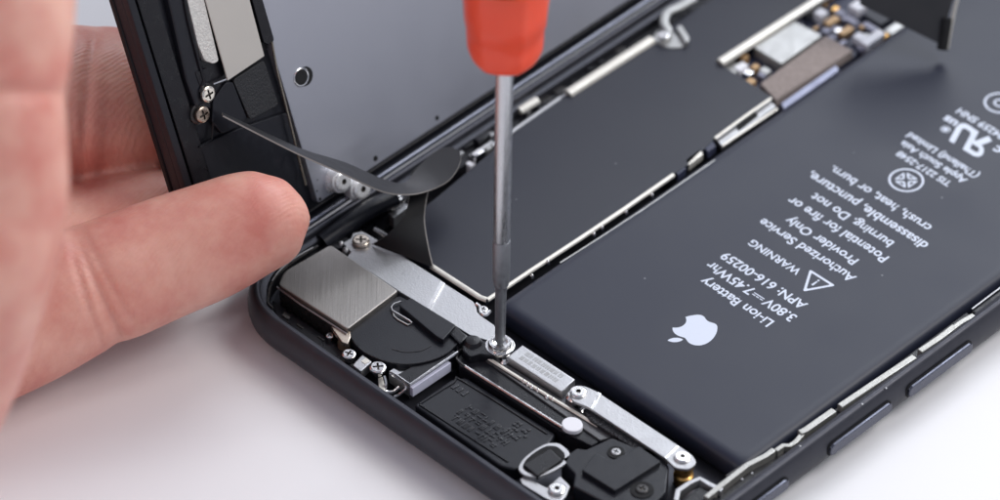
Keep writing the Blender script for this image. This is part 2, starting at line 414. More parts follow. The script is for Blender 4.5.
for poly in svg(logo):
    q = [(2.50 - (x - 12) * ks, .60 + (y - 12) * ks) for x, y in poly]
    if (Vector(q[0]) - Vector(q[-1])).length < 1e-4: q = q[:-1]
    flat_poly(b, q)
obj('printed_logo', b, M_text, battery, smooth=False)

# ---- black shield over the board, with its steel rim
def shield():
    pts = PX([(385, 240), (486, 300), (674, 174), (690, 163), (716, 137), (772, 97), (718, 62), (820, 0)], .42)
    pts += [(-.45, 7.2), (-1.45, 7.2), (-1.45, 2.0)]
    o = obj('board_shield', prism(pts, .34, .42, .012, 2), M_tape, phone)
    # rim pieces standing around it
    def rim(px, wd, z, name='shield_rim', m=M_cream, d=.05):
        w_ = [P(x, y, z) for x, y in px]
        obj(name, tube(w_, wd, 8, flat=.7), m, o)
    rim([(432, 266.5), (480, 297.5), (487, 300)], .038, .40)
    rim([(487, 300), (530, 271), (580, 238.5), (622, 210.5), (673, 175)], .034, .40)
    rim([(568, 94), (652, 40)], .07, .43)
    rim([(519, 111), (537, 100)], .062, .43)
    return o
shield_o = shield()
def rimbar(px, wd, z, m, name='board_edge_clip', fl=.7, parent=phone):
    return obj(name, tube([P(x, y, z) for x, y in px], wd, 8, flat=fl), m, parent)
bmx = prism(PX([(716, 139), (770, 101), (776, 106), (722, 146)], .40), .33, .40, .01)
board = obj('logic_board', prism([(-.62, 4.30), (.42, 4.30), (.42, 10.2), (-.62, 10.2)], .20, .27, .005), M_board, phone)
obj('edge_connector', bmx, M_silver, board)
rimbar([(715, 138.5), (743, 118), (771, 98.5)], .022, .44, M_cream, 'board_clip', parent=board)
rimbar([(560, 263), (600, 237.5), (643, 209.5), (715, 160)], .010, .41, M_chip, 'battery_rail')
for px, py in ((652, 194), (626, 211), (594, 233), (602, 226.5), (532, 275), (548, 261)):
    q = P(px, py, .43); obj('solder_or_glint', lathe([(.022, .38), (.022, .425), (.012, .44), (.003, .445)], (q.x, q.y, 0), 10), M_bright, board)  # polished beads added as small glints along the gap beside the battery
rimbar([(722, 146), (777, 109)], .018, .41, M_cream, 'board_clip', parent=board)
bmx = prism(PX([(736, 126), (755, 112), (758, 115.5), (739, 130)], .41), .405, .415, .0)
obj('connector_slot', bmx, M_hole, board)
obj('board_clip', prism(PX([(685, 160), (700, 149), (703, 154), (689, 165)], .42), .33, .42, .01), M_cream, board)
obj('board_clip', prism(PX([(674, 169), (683, 162), (686, 168), (678, 175)], .41), .3, .41, .01), M_board, board)
obj('board_clip', prism(PX([(703, 146), (712, 139), (716, 146), (708, 152)], .41), .3, .41, .01), M_board, board)
rimbar([(720, 63), (770, 31), (828, -6)], .065, .44, M_cream, 'board_clip', parent=board)
obj('chip_can', prism(fillet(PX([(753, 47), (793, 20), (822, 35), (781, 64)], .42), .03, 3), .27, .42, .015), M_chip, board)
obj('foam_strip', prism(PX([(760, 83), (826, 35), (853, 50), (776, 100)], .40), .27, .40, .03), M_foam, board)
obj('board_edge_bar', prism(PX([(781, 103), (836, 65), (839, 70), (784, 109)], .43), .28, .43, .01), mat('blue_grey_edge', (.24, .25, .33), .6, .4), board)
# little components scattered where the photo shows them
def comp(px, py, lx, ly, z, m, name='component'):
    c = P(px, py, z)
    return obj(name, box(c.x - lx / 2, c.x + lx / 2, c.y - ly / 2, c.y + ly / 2, .27, z, .012), m, board)
for px, py, lx, ly, z, m in [(750, 81, .10, .13, .40, M_orange), (733, 67, .20, .2, .36, M_chip), (741, 66, .1, .16, .38, M_white), (755, 66, .08, .1, .38, M_orange), (765, 70, .12, .1, .37, M_chip), (744, 56, .08, .1, .38, M_orange),
                             (762, 74, .1, .08, .36, M_ceram), (748, 72, .1, .1, .37, M_bright), (722, 66, .12, .2, .34, M_ceram),
                             (821, 12, .13, .13, .40, M_white), (832, 20, .1, .2, .36, M_orange), (846, 30, .1, .2, .36, M_orange), (860, 36, .13, .13, .38, M_white), (873, 37, .12, .34, .40, M_white), (886, 34, .08, .12, .36, M_gold),
                             (858, 5, .16, .16, .41, M_white), (840, 12, .12, .1, .34, M_ceram), (852, 20, .14, .1, .34, M_ceram), (870, 26, .2, .1, .33, M_ceram), (826, 30, .1, .1, .34, M_ceram), (900, 24, .12, .45, .38, M_chip), (880, 14, .3, .3, .36, M_tape),
                             (812, 5, .1, .1, .35, M_ceram), (864, 46, .1, .16, .34, M_ceram), (838, 30, .07, .1, .33, M_bright), (835, 8, .07, .1, .33, M_gold), (866, 14, .1, .1, .33, M_ceram)]:
    comp(px, py, lx, ly, z, m)
for k in range(70):
    x = random.uniform(-.52, .38); y = random.uniform(5.5, 7.3)
    m = random.choice([M_ceram, M_ceram, M_chip, M_orange, M_board]); s = random.uniform(.03, .07); h = .27 + random.uniform(.03, .07)
    obj('component', box(x - s / 2, x + s / 2, y - s, y + s, .265, h, .008), m, board)

# ---- left channel between the shield and the hinge
bm = box(-1.64, -1.47, -1.6, 10, .145, .36, .02)
ch = obj('inner_rail', bm, M_plastic, phone)
rimbar([(492, 146), (520, 126), (560, 98)], .025, .42, M_silver, 'rail_edge')
rimbar([(560, 98), (600, 72), (650, 40)], .016, .36, M_silver, 'rail_edge')
rimbar([(470, 157), (492, 142)], .03, .38, M_silver, 'rail_edge')
for px, py, lx, ly, z, m in [(466, 143, .12, .16, .42, M_plastic), (478, 152, .08, .16, .44, M_bright), (480, 135, .16, .2, .45, M_plastic), (489, 147, .06, .1, .42, M_chip), (460, 152, .07, .08, .4, M_silver), (524, 104, .1, .34, .40, M_gasket), (545, 84, .08, .36, .42, M_silver), (534, 92, .07, .2, .47, M_gasket), (508, 113, .1, .12, .4, M_plastic), (470, 163, .1, .08, .36, M_white)]:
    c = P(px, py, z); obj('contact_block', box(c.x - lx / 2, c.x + lx / 2, c.y - ly / 2, c.y + ly / 2, .14, z, .02), m, phone)
for k in range(22):
    y = -1.2 + k * .27 + random.uniform(-.05, .05)
    s = random.uniform(.05, .11); z = random.uniform(.34, .40)
    obj('rail_clip', box(-1.66, -1.66 + s, y, y + random.uniform(.06, .18), .14, z, .01), random.choice([M_plastic, M_gasket, M_plastic, M_silver]), phone)
hook = [P(664, 38, .48), P(668, 31, .5), P(664, 22, .52), P(668, 12, .52), P(680, 6, .5), P(694, -2, .48)]
obj('spring_hook', tube(catmull(hook), [.06]*31, 8, flat=.5), M_chip, phone)
obj('spring_hook', prism(fillet(PX([(652, 40), (656, 30), (668, 26), (676, 34), (689, 41), (684, 47), (668, 48)], .44), .06, 4), .36, .44, .02), M_chip, phone)
obj('spring_hook', prism(fillet(PX([(676, 27), (681, 24), (690, 38), (686, 43)], .50), .04, 4), .44, .50, .02), M_chip, phone)
screw(phone, P(664, 36, .5), .07)

# ---- camera module
cz = .52
top = PX([(278.5, 285), (347.5, 329), (398, 290.5), (330.5, 244.5), (284, 271)], cz)
camm = obj('camera_module', prism(fillet(top, [.05, .03, .03, .05, .12], 5), .15, cz - .072, .01), M_gasket, phone)
obj('camera_cover', prism(fillet(top, [.05, .03, .03, .05, .12], 5), cz - .07, cz, .016, 3), M_brushed, camm)
low = PX([(276, 290), (347, 337), (352, 330), (402, 292), (398, 290)], .455)
obj('cover_flange', tube([P(277, 287, .462), P(300, 304, .462), P(347, 334, .462)], .012, 6), M_gold if False else M_silver, camm)
obj('cover_flange', prism(PX([(331, 326), (346, 332), (350, 326), (351, 336), (348, 344), (342, 342)], .455), .40, .455, .01), mat('warm_foil', (.58, .50, .42), .9, .35), camm)
obj('contact_post', lathe([(.07, .15), (.075, .38), (.06, .41)], (*P(344, 342, .38)[:2], 0), 20), mat('copper_brown', (.40, .27, .18), .8, .4), camm)
obj('gasket', tube(catmull([P(x, y, .47) for x, y in ((273, 308), (268, 303), (268.5, 296), (270, 288), (274, 279), (284, 269), (300, 257), (318, 246))]), .016, 6), M_gasket, phone)
obj('gasket', tube(catmull([P(x, y, .485) for x, y in ((272, 281), (280, 270), (296, 257), (313, 247.5))]), .008, 6), M_silver, phone)
obj('gasket_tab', prism(PX([(284, 313), (290, 317), (288, 319), (282, 315)], .45), .42, .45, .0), M_gasket, phone)
obj('camera_surround', prism([(-1.12, -2.53), (.10, -2.53), (.10, -2.30), (-1.42, -2.30)], .15, .31, .03), M_plastic, phone)
obj('camera_surround', prism(PX([(318, 250), (345, 232), (352, 244), (333, 250)], .42), .15, .42, .03), M_plastic, phone)
for px, py in ((287, 314), (321, 338), (300, 326)):
    c = P(px, py, .32); obj('rib', box(c.x - .05, c.x + .05, c.y - .012, c.y + .012, .30, .322, .005), M_gasket, phone)

# ---- steel bracket with the screw at its far end
bz = .45
def band(z0, z1, pts, name, m, bev=.008, parent=None): return obj(name, prism(pts, z0, z1, bev), m, parent or phone)
p1 = PX([(343, 243), (351, 238), (353, 233), (362, 231), (371, 236), (442, 281), (427, 308), (398, 290.5), (347, 257), (351, 252)], bz)
bracket = band(bz - .03, bz, p1, 'steel_bracket', M_silver)
p2 = PX([(442.5, 282), (473, 301.5), (476, 306), (477, 312), (484, 318), (494, 325), (498, 332), (490, 341), (470, 335), (428, 309)], bz - .012)
band(bz - .04, bz - .012, p2, 'bracket_step', M_silver, parent=bracket)
obj('bracket_crease', prism(PX([(426, 307), (441.5, 281), (445, 283.2), (430, 309.5)], bz + .006), bz - .02, bz + .006, .005), M_bright, bracket)
screw(bracket, P(361, 241.5, bz + .02), .105, .8, material=mat('warm_screw', (.62, .55, .47), 1, .28))
obj('locating_pin', tube([P(375, 229, .46), P(389, 238.5, .46)], .03, 8), M_bright, phone)
for px, py, r in ((341, 243, .045), (346, 249, .05), (338, 236, .035)):
    obj('solder_blob', lathe([(r, .3), (r, .41), (r * .6, .44), (.01, .45)], (*P(px, py, .43)[:2], 0), 14), M_silver, phone)

# ---- round black antenna cover beside the camera
def arcpts():
    return PX([(350.5, 337), (350, 324), (373, 308), (399, 295.5), (418, 305), (456, 334), (458, 344), (447, 353), (432, 360.5), (412, 364.5), (392, 363.5), (374, 358), (361, 350)], .45)
cover = obj('antenna_cover', prism(fillet(arcpts(), .05, 3), .33, .45, .012), M_plastic_soft, phone)
obj('raised_rim', tube(catmull([P(x, y, .452) for x, y in ((458, 343), (447, 353), (432, 360), (412, 364), (392, 363), (374, 357), (361, 349.5), (352, 338), (351, 326))]), .012, 6), M_plastic, cover)
obj('moulded_arc', tube(catmull([P(x, y, .452) for x, y in ((392, 349), (405, 352), (420, 351), (431, 346))]), .006, 6), M_gasket, cover)
plug = obj('flex_plug', prism(fillet(PX([(399, 305), (411, 297.5), (456, 325), (443, 340), (436, 336)], .52), .02, 3), .45, .52, .012), M_plastic_soft, phone)
obj('flex_neck', prism(PX([(447, 331), (456, 326), (468, 336), (460, 344)], .49), .42, .49, .02), M_plastic, plug)
obj('clip_wire', tube([P(x, y, .478) for x, y in ((401, 301.5), (394.5, 303.5), (391.5, 307), (392.5, 310.5), (409.5, 320.5), (412, 323))], .010, 6), M_bright, plug)
obj('clip_wire', tube([P(x, y, .46) for x, y in ((392.5, 311), (394, 316), (398, 319.5), (408, 325), (412, 323))], .010, 6), M_chip, plug)

# ---- screws and small metal work in front
for px, py, z, r, rz in ((349, 355, .40, .085, .3), (378, 368.5, .42, .10, .9), (330, 336, .36, .05, 0)):
    screw(phone, P(px, py, z), r, rz)
obj('contact_plate', prism(fillet(PX([(352.5, 365), (362.5, 354.5), (372, 361.5), (361, 371.5)], .43), .02, 3), .30, .43, .01), M_silver, phone)
obj('contact_pad', prism(PX([(361, 361), (366, 357.5), (370, 361), (365, 364)], .436), .425, .436, .003), M_cream, phone)
screw(phone, P(415, 367, .40), .07, .2); screw(phone, P(428, 366, .37), .06, .6)
obj('spring_contact', tube(catmull([P(x, y, z) for x, y, z in ((384, 376, .42), (386, 384, .36), (385, 391, .3), (393, 392, .3), (400, 387, .36))]), .02, 6), M_bright, phone)
obj('spring_contact', tube(catmull([P(x, y, z) for x, y, z in ((390, 374, .40), (400, 380, .40), (406, 388, .36), (400, 394, .3), (394, 397, .28))]), .016, 6), M_bright, phone)
obj('spring_contact', prism(PX([(398, 366), (414, 370), (411, 376), (395, 372)], .40), .37, .40, .01), M_bright, phone)
obj('spring_contact', prism(PX([(378, 378), (384, 376), (385, 392), (379, 391)], .34), .2, .34, .01), M_cream, phone)

# front camera box: black top, bright edges, pale film on its face
fcam = obj('front_camera', prism(PX([(398, 374), (446, 347), (457, 352), (409, 384)], .44), .20, .435, .008), M_plastic, phone)
obj('camera_edge', tube([P(392, 372, .44), P(410, 384.5, .44), P(434, 368, .44), P(458, 352, .44)], .016, 6), M_bright, fcam)
obj('camera_edge', prism(PX([(389, 371), (394, 368), (411, 379), (409, 385)], .43), .25, .43, .01), M_silver, fcam)
fb = P(410, 386, .44); fe = P(456, 355, .44)
dv = (fe - fb).normalized(); nn = Vector((dv.y, -dv.x, 0))
bm = bmesh.new()
for s0, s1, z0, z1, o_ in ((.03, .86, .27, .40, .022),):
    a = fb + dv * (s0 * (fe - fb).length) + nn * o_; c = fb + dv * (s1 * (fe - fb).length) + nn * o_; d_ = -nn * .05
    q = [(a.x, a.y), (c.x, c.y), (c.x + d_.x, c.y + d_.y), (a.x + d_.x, a.y + d_.y)]
    prism(q, z0, z1, .005, bm=bm)
obj('protective_film', bm, M_lilac, fcam)

# ---- earpiece style module with moulded marks
mz = .30
mod_o = obj('speaker_module', prism(fillet(PX([(414, 405), (452, 379), (466, 377), (556, 434), (548, 446), (516, 470), (500, 466)], mz), .04, 4), .14, mz, .03, 3), M_plastic_soft, phone)
obj('raised_frame', tube(catmull([P(x, y, mz) for x, y in ((420, 404), (454, 383), (463, 381.5), (547, 434))], 3), .016, 6), M_plastic, mod_o)
obj('raised_frame', tube(catmull([P(x, y, mz) for x, y in ((420, 405), (460, 431), (508, 462))], 3), .016, 6), M_plastic, mod_o)
bm = bmesh.new()
def A_(u, v):   # on the module: u along X, v along Y
    o = P(445, 410, mz); return o.x + u, o.y + v
for (px, py), n_ in (((468, 407), 8), ((459, 411), 9), ((453, 417), 8)):
    x0_, y0_ = P(px, py, mz)[:2]
    for k in range(n_):
        x = x0_ + k * .088; y = y0_
        for q in range(random.choice((2, 3, 3))):
            if random.random() < .5: box(x + q * .022, x + q * .022 + .014, y - .045, y + .045, mz - .004, mz + .010, .003, bm=bm)
            else: yy = y + random.uniform(-.04, .03); box(x, x + .06, yy, yy + .016, mz - .004, mz + .0095 + q * .0006, .003, bm=bm)
obj('moulded_marks', bm, M_marks, mod_o)
bm = bmesh.new()
for i in range(6):
    for j in range(5):
        if random.random() < .6:
            x, y = P(509, 427, mz)[:2]; x += i * .045; y += j * .05 - .1; box(x, x + .034, y, y + .036, mz - .004, mz + .012, .003, bm=bm)
obj('moulded_grid', bm, M_marks, mod_o)
bm = bmesh.new(); x, y = P(459, 390, mz)[:2]
for k in range(3): box(x - .1 + k * .08, x - .05 + k * .08, y - .04, y + .05, mz - .004, mz + .01, .003, bm=bm)
obj('moulded_marks', bm, M_marks, mod_o)

# ---- long flex carrier with thin bright edges
car = obj('flex_carrier', prism(PX([(456, 351), (463, 345), (600, 427), (607, 436), (592, 446), (560, 431), (459, 366)], .36), .14, .36, .015), M_plastic, phone)
obj('bright_edge', tube([P(464, 365.5, .385), P(510, 394.5, .385), P(562, 427, .385)], .017, 6), M_bright, car)
obj('bright_edge', tube([P(478, 351.5, .40), P(505, 369, .40), P(551, 397.5, .40), P(598, 426, .40)], .024, 6, flat=.6), M_cream, car)
obj('flex_strip', prism(PX([(474, 352), (480, 347), (600, 424), (612, 437), (600, 440)], .385), .36, .385, .006), mat('grey_flex', (.10, .10, .105), .3, .35, .3, 20, .3), car)
obj('carrier_lip', tube(catmull([P(x, y, .40) for x, y in ((464, 366), (457, 359), (458, 352), (466, 349), (475, 354))]), .018, 6), M_gasket, car)
obj('white_pad', prism(fillet([(P(572.3, 424, .42).x + .125 * math.cos(a) , P(572.3, 424, .42).y + .115 * math.sin(a)) for a in [2 * math.pi * k / 24 for k in range(24)]], .01, 1), .37, .42, .015), M_white, car)
for px, py in ((528, 383), (532, 386), (524, 380), (553, 398), (538, 389), (547, 396)):
    c = P(px, py, .41); obj('solder_or_glint', lathe([(.03, .36), (.03, .39), (.015, .415), (.004, .42)], (c.x, c.y, 0), 12), M_bright, car)

# ---- engraved steel block
blk = obj('steel_block', prism(PX([(522.5, 345), (575, 379.5), (561.5, 391.5), (507.5, 357)], .48), .33, .48, .012), M_silver, phone)
bm = bmesh.new(); o = P(520, 353, .48); e = P(566, 383, .48); du = (e - o).normalized(); dvv = Vector((-du.y, du.x, 0)); ln = (e - o).length
for row in (-.5, .5):
    for k in range(9):
        c = o + du * (.05 + k * (ln - .14) / 9) + dvv * (row * .09 + .0)
        hx = du * random.uniform(.018, .03); hy = dvv * .03
        for s in ((0, 1),) if random.random() < .5 else ((0, .4), (.55, 1)):
            q = [c - hy + hx * 2 * s[0], c - hy + hx * 2 * s[1], c + hy + hx * 2 * s[1], c + hy + hx * 2 * s[0]]
            prism([(p.x, p.y) for p in q], .478, .4815, 0, bm=bm)
obj('engraving', bm, mat('etched_steel', (.40, .40, .40), .8, .6), blk, smooth=False)

# ---- second bracket with two screws
Z2 = .50
sb = obj('steel_bracket', prism(fillet(PX([(585, 386), (596, 391), (692, 454.5), (697, 463), (689, 469.5), (675, 468), (665, 458), (588, 407), (572, 401), (570, 392), (576, 385)], Z2), .05, 4), Z2 - .03, Z2, .008), M_silver, phone, label='long slim steel bracket held by two screws beside the battery')
obj('bracket_crease', prism(PX([(590, 408), (598, 391.5), (601, 393.5), (593, 410)], Z2 + .004), Z2 - .01, Z2 + .004, .004), M_bright, sb)
obj('bracket_crease', prism(PX([(664, 457.5), (677, 445), (679, 446.5), (666.5, 459)], Z2 + .004), Z2 - .01, Z2 + .004, .004), M_bright, sb)
screw(sb, P(578.5, 393, Z2 - .005), .10, .5, SPLAIN); screw(sb, P(682.5, 458, Z2 - .005), .10, .2, SPLAIN)
for px, py, m in ((576, 394, M_bright), (684, 460, M_gold)):
    c = P(px, py, Z2 - .03)
    obj('standoff', lathe([(.11, .14), (.115, .25), (.09, .27), (.09, .33), (.115, .35), (.115, .44), (.09, .468)], (c.x, c.y, 0), 24), m, sb)
obj('foam_block', prism(PX([(583, 409), (600, 404), (668, 450), (652, 460), (628, 444), (590, 420)], .44), .16, .44, .02), M_specked, phone)

# ---- screw being driven and its standoff
c = P(500, 345, .48); drv_c = Vector((c.x, c.y, 0))
so = obj('standoff', lathe([(.12, .14), (.13, .20), (.09, .24), (.09, .32), (.125, .34), (.13, .39), (.10, .41), (.10, .45)], drv_c, 28), M_bright, phone)
obj('washer', prism([(drv_c.x + .17 * math.cos(a), drv_c.y + .17 * math.sin(a)) for a in [2 * math.pi * k / 32 for k in range(32)]], .452, .478, .008), M_bright, so)
bm = lathe([(.10, .46), (.135, .47), (.14, .50), (.125, .535), (.09, .535), (.075, .50), (.01, .495)], drv_c, 32)
obj('driven_screw', bm, M_bright, so)
obj('solder_blob', lathe([(.045, .3), (.045, .40), (.02, .43)], (*P(504, 362, .4)[:2], 0), 12), M_bright, phone)
obj('cable_lug', prism(fillet(PX([(462, 350), (466, 341), (478, 338), (492, 347), (494, 356), (480, 354), (470, 357)], .47), .03, 3), .36, .47, .02), M_plastic, phone)
obj('cable_knob', lathe([(.10, .40), (.11, .47), (.08, .51), (.02, .52)], (*P(473, 342, .48)[:2], 0), 20), M_plastic, phone)
obj('spring_contact', tube(catmull([P(x, y, .44) for x, y in ((476, 304), (480, 307), (481, 313), (486, 315), (490, 311))]), .022, 6), M_bright, phone)
screw(phone, P(483, 310, .40), .06)

# ---- black plastic clamp by the near edge
Z3 = .50
cl = obj('plastic_clamp', prism(fillet(PX([(561, 459), (577, 448), (586, 449.5), (611.6, 437.5), (634, 447), (652, 449), (669, 466), (666, 492), (650, 508), (604, 502), (573, 486), (575, 474)], Z3 - .06), .02, 3), .16, Z3 - .06, .025, 3), M_plastic_soft, phone)
obj('raised_plate', prism(fillet(PX([(582, 470), (596, 453), (611.6, 461), (639, 446), (660.7, 461.5), (615, 490.5)], Z3 + .0), .015, 3), Z3 - .06, Z3, .02, 3), M_plastic_soft, cl)
for px, py, r in ((616, 452.5, .09), (642, 490, .12)):
    c = P(px, py, Z3 - .055)
    b = bmesh.new(); ring_o = [(r * 1.12, Z3 - .062), (r * 1.1, Z3 - .05), (r * .96, Z3 - .047)]
    lathe(ring_o, (c.x, c.y, 0), 28, bm=b)
    oo = obj('screw_hole', b, M_hole, cl)
    screw(cl, (c.x, c.y, Z3 - .052), r * .62, .3, material=M_silver if px < 620 else M_gasket)

# ---- oval steel ring with a black button inside and the foot plate under it
oc = PX([(517.5, 469), (522, 459.5), (535, 449), (548, 442.5), (560, 443), (571, 453), (567, 463), (552, 472), (536, 478), (523, 475)], .44)
ringp = fillet(oc, .08, 4)
cx = sum(p[0] for p in ringp) / len(ringp); cy = sum(p[1] for p in ringp) / len(ringp)
rp = obj('steel_ring', prism(ringp, .41, .44, .008), M_silver, phone)
inn = [(cx + (x - cx) * .83, cy + (y - cy) * .82) for x, y in ringp]
obj('ring_recess', prism(inn, .43, .4425, .0), M_hole, rp)
obj('black_button', prism(fillet(PX([(523, 464), (550, 448), (562, 459), (537, 475.5)], .475), .02, 3), .40, .47, .015, 3), M_plastic, rp)
obj('foot_plate', prism(fillet(PX([(520, 479), (524, 476), (547, 488), (560, 476), (570, 486), (566, 496), (558, 505), (545, 498), (522, 484)], .40), .02, 3), .37, .40, .008), M_silver, phone)
screw(phone, P(557, 490, .405), .10, .5, SPLAIN)

# ---- clip at the near right corner and the steel strips beside the battery
M_side = mat('dull_nickel', (.40, .395, .37), .7, .42, .2, 20, .3, 50, .08)
def strip(px, z, w_, name='side_contact', m=M_side, h=.12):
    w_ *= .78
    c = [P(x, y, z) for x, y in px]; L_, R_ = [], []
    for i, p in enumerate(c):
        t = (c[min(i + 1, len(c) - 1)] - c[max(i - 1, 0)]).normalized(); nn = Vector((-t.y, t.x, 0)) * w_ / 2
        L_.append(tuple((p + nn)[:2])); R_.append(tuple((p - nn)[:2]))
    return obj(name, prism(L_ + R_[::-1], z - h, z, .01), m, phone)
strip([(676, 500), (678, 490), (690, 482), (700, 478), (708, 483), (722, 490)], .46, .075, 'corner_clip', M_silver)
strip([(706, 497), (722, 484), (748, 464), (766, 455), (774, 449)], .47, .085)
strip([(776, 450), (783, 445), (790, 445), (796, 441), (802, 434), (804, 431)], .46, .075)
strip([(800, 432), (806, 429), (834, 409.5)], .48, .10)
strip([(840, 405.5), (878, 380), (914.5, 356)], .48, .10)
strip([(920, 350.5), (940, 337), (955, 325.5)], .48, .095)
strip([(954, 327), (962, 321), (974, 314.5)], .47, .08)
strip([(726, 476), (746, 463)], .43, .04, m=M_gasket)
obj('inner_rail', box(4.47, 4.58, -2.0, 3.1, .145, .38, .02), M_plastic, phone)
obj('inner_rail', box(4.47, 4.56, 3.2, 10.2, .145, .33, .02), M_plastic, phone)
rimbar([(972, 309), (1000, 288), (1040, 258)], .012, .42, M_silver, 'rail_edge')
obj('corner_block', prism(PX([(676, 504), (700, 486), (716, 495), (704, 514)], .42), .15, .42, .03), M_plastic, phone)
for px, py in ((742, 479), (752, 473), (800, 446), (862, 404), (886, 388)):
    c = P(px, py, .555); obj('rim_nick', lathe([(.012, .548), (.012, .556), (.004, .559)], (c.x, c.y, 0), 8), M_silver, phone)

# ================================================================== DISPLAY (hinged up)
AN = math.radians(19.7); DN = Vector((math.cos(AN), 0, math.sin(AN))); DV = Vector((-math.sin(AN), 0, math.cos(AN))); DO = Vector((-1.9, 0, .5))
def DW(u, v, w): return DO + Vector((0, u, 0)) + DV * v + DN * w
def dray(px, py, w=0):
    d = ray(px, py); o = DO + DN * w; t = DN.dot(o - CAM) / DN.dot(d); p = CAM + d * t - o
    return p.y, p.dot(DV)
def DX(pts, w): return [dray(x, y, w) for x, y in pts]
U0, U1, V0, V1 = -2.74, 11.0, -.02, 6.62
def dpr(pts, w0, w1, bev=.01, segs=2, bm=None): return prism(pts, w0, w1, bev, segs, bm, mp=DW)
disp = obj('display_assembly', dpr(fillet([(U0, V0), (U1, V0), (U1, V1), (U0, V1)], .6, 12), -.26, -.10, .03, 3), M_plastic_soft, phone)
obj('front_glass', dpr(fillet([(U0 - .02, V0 + .1), (U1 + .02, V0 + .1), (U1 + .02, V1 + .02), (U0 - .02, V1 + .02)], .8, 12), -.33, -.262, .03, 3), mat('display_glass', (.01, .01, .012), 0, .4, .05, 3, spec=.2), disp)
# outer rim, as bars
def dbar(pts, name, m, w0, w1, bev=.015): return obj(name, dpr(pts, w0, w1, bev), m, disp)
dbar([(U0, .55), (U0 + .10, .55), (U0 + .10, V1 - .5), (U0, V1 - .5)], 'display_rim', M_plastic_soft, -.10, .0)
dbar([(U0 + .16, .45), (U0 + .42, .45), (U0 + .42, V1 - .3), (U0 + .16, V1 - .3)], 'rim_ledge', M_plastic, -.10, -.05)
# steel back plate
ul = -1.02
plate = obj('back_plate', dpr(fillet([(ul - .02, .17), (U1 - .12, .17), (U1 - .12, V1 - .15), (ul - .02, V1 - .15)], .04, 3), -.10, .0, .015), M_plate, disp)
dbar([(U0 + .55, V0), (U1 - .5, V0), (U1 - .5, V0 + .10), (U0 + .55, V0 + .10)], 'hinge_rail', M_plastic_soft, -.10, .02)
obj('hinge_edge', tube([DW(u, .035, .03) for u in (-1.9, -.6, .8, 2.5, 5, 10)], .026, 8), mat('dark_polished_edge', (.24, .25, .30), .9, .33, .3, 2.5), disp)
obj('hinge_edge', tube([DW(u, .145, .0) for u in (-1.4, 0, 2.5, 5, 10)], .012, 6), M_gasket, disp)
obj('hinge_gasket', tube([DW(u, -.09, .05) for u in (-2.1, -.6, .8, 2.5, 5, 10)], .045, 8), M_leaf, disp)
# the big round hole with its bright lip, and small holes
def dlathe(prof, u, v, w, n=28, bm=None): return lathe(prof, DW(u, v, w), n, bm, frame=(Vector((0, 1, 0)), DV, DN))
hu, hv = dray(302.5, 77)
obj('round_hole', dlathe([(.118, -.002), (.117, .004), (.02, .0042)], hu + .035, hv - .01, 0), M_hole, plate)
obj('hole_lip', dlathe([(.112, -.01), (.114, .008), (.106, .012), (.088, .007)], hu - .02, hv + .008, 0), M_bright, plate)
obj('round_hole', dlathe([(.090, .0), (.090, .0135), (.02, .0138)], hu - .02, hv + .008, 0), M_hole, plate)
for px, py, r in ((375.5, 158.5, .035), (437, 118, .03), (320, 199, .02), (317, 191, .012), (317.5, 180, .008)):
    u, v = dray(px, py); obj('small_hole', dlathe([(r, 0), (r * .95, .004), (r * .2, .0045)], u, v, 0, 16), M_hole, plate)
dq = Vector((0, 0, 1)).rotation_difference(DN)
M_dscrew = mat('reflection_white_screw', (.92, .92, .92), .55, .3, .02, 5)  # whitened colour stands in for reflected light on these screws and bosses
for px, py, r in ((342, 181, .12), (361, 188.5, .13)):
    u, v = dray(px, py, .13); w_ = DW(u, v, .13)
    screw(plate, w_, r, 0, SPLAIN, dq, material=M_dscrew)
    obj('screw_boss', dlathe([(r * 1.25, .0), (r * 1.25, .10), (r * 1.2, .125), (r, .13)], u, v, 0), M_dscrew, plate)
obj('screw_boss', dlathe([(.06, 0), (.055, .02), (.02, .025)], *dray(330, 188), 0), M_bright, plate)
obj('screw_boss', dlathe([(.07, 0), (.06, .03), (.02, .04)], *dray(349, 194), 0), M_bright, plate)
# plate edge line beside the earpiece strip
obj('plate_edge', tube([DW(*dray(x, y, .02), .02) for x, y in ((272, 42), (277, 70), (287, 110), (297, 150), (306, 185))], .014, 6), mat('warm_dark_edge', (.30, .27, .22), .9, .3), plate)
# earpiece strip parts
strip_o = obj('earpiece_frame', dpr(DX([(189, -6), (252, -6), (268, 48), (229, 82), (222, 84), (213, 110), (198, 104), (196, 75)], -.06), -.10, -.06, .01), M_plastic, disp)
obj('side_channel', dpr(DX([(166, -8), (184, -8), (210, 100), (196, 108), (186, 80)], -.02), -.10, -.01, .03, 3), M_plastic_soft, disp)
obj('side_channel', tube([DW(*dray(x, y, 0), 0) for x, y in ((183, -8), (188, 20), (197, 56), (204, 80), (200, 92))], .022, 6), M_plastic, disp)
obj('foil_patch', dpr(fillet(DX([(186, -6), (203, -6), (219, 61), (214, 64), (205, 61), (198, 45)], .01), .03, 3), -.06, .01, .012), M_glue, disp)
obj('adhesive_strip', dpr(DX([(203.5, -8), (247.5, -8), (264.5, 56), (228, 80.5)], .03), .01, .03, .005), M_adh, disp)
obj('dark_tab', dpr(fillet(DX([(250, -8), (260.5, -8), (274.5, 40), (270, 45.5), (264, 43)], .01), .03, 3), -.06, .01, .01), M_plastic, disp)
obj('dark_tab', dpr(fillet(DX([(195, 72), (208, 68), (212, 80), (200, 86)], .0), .03, 3), -.06, .0, .01), M_plastic, disp)
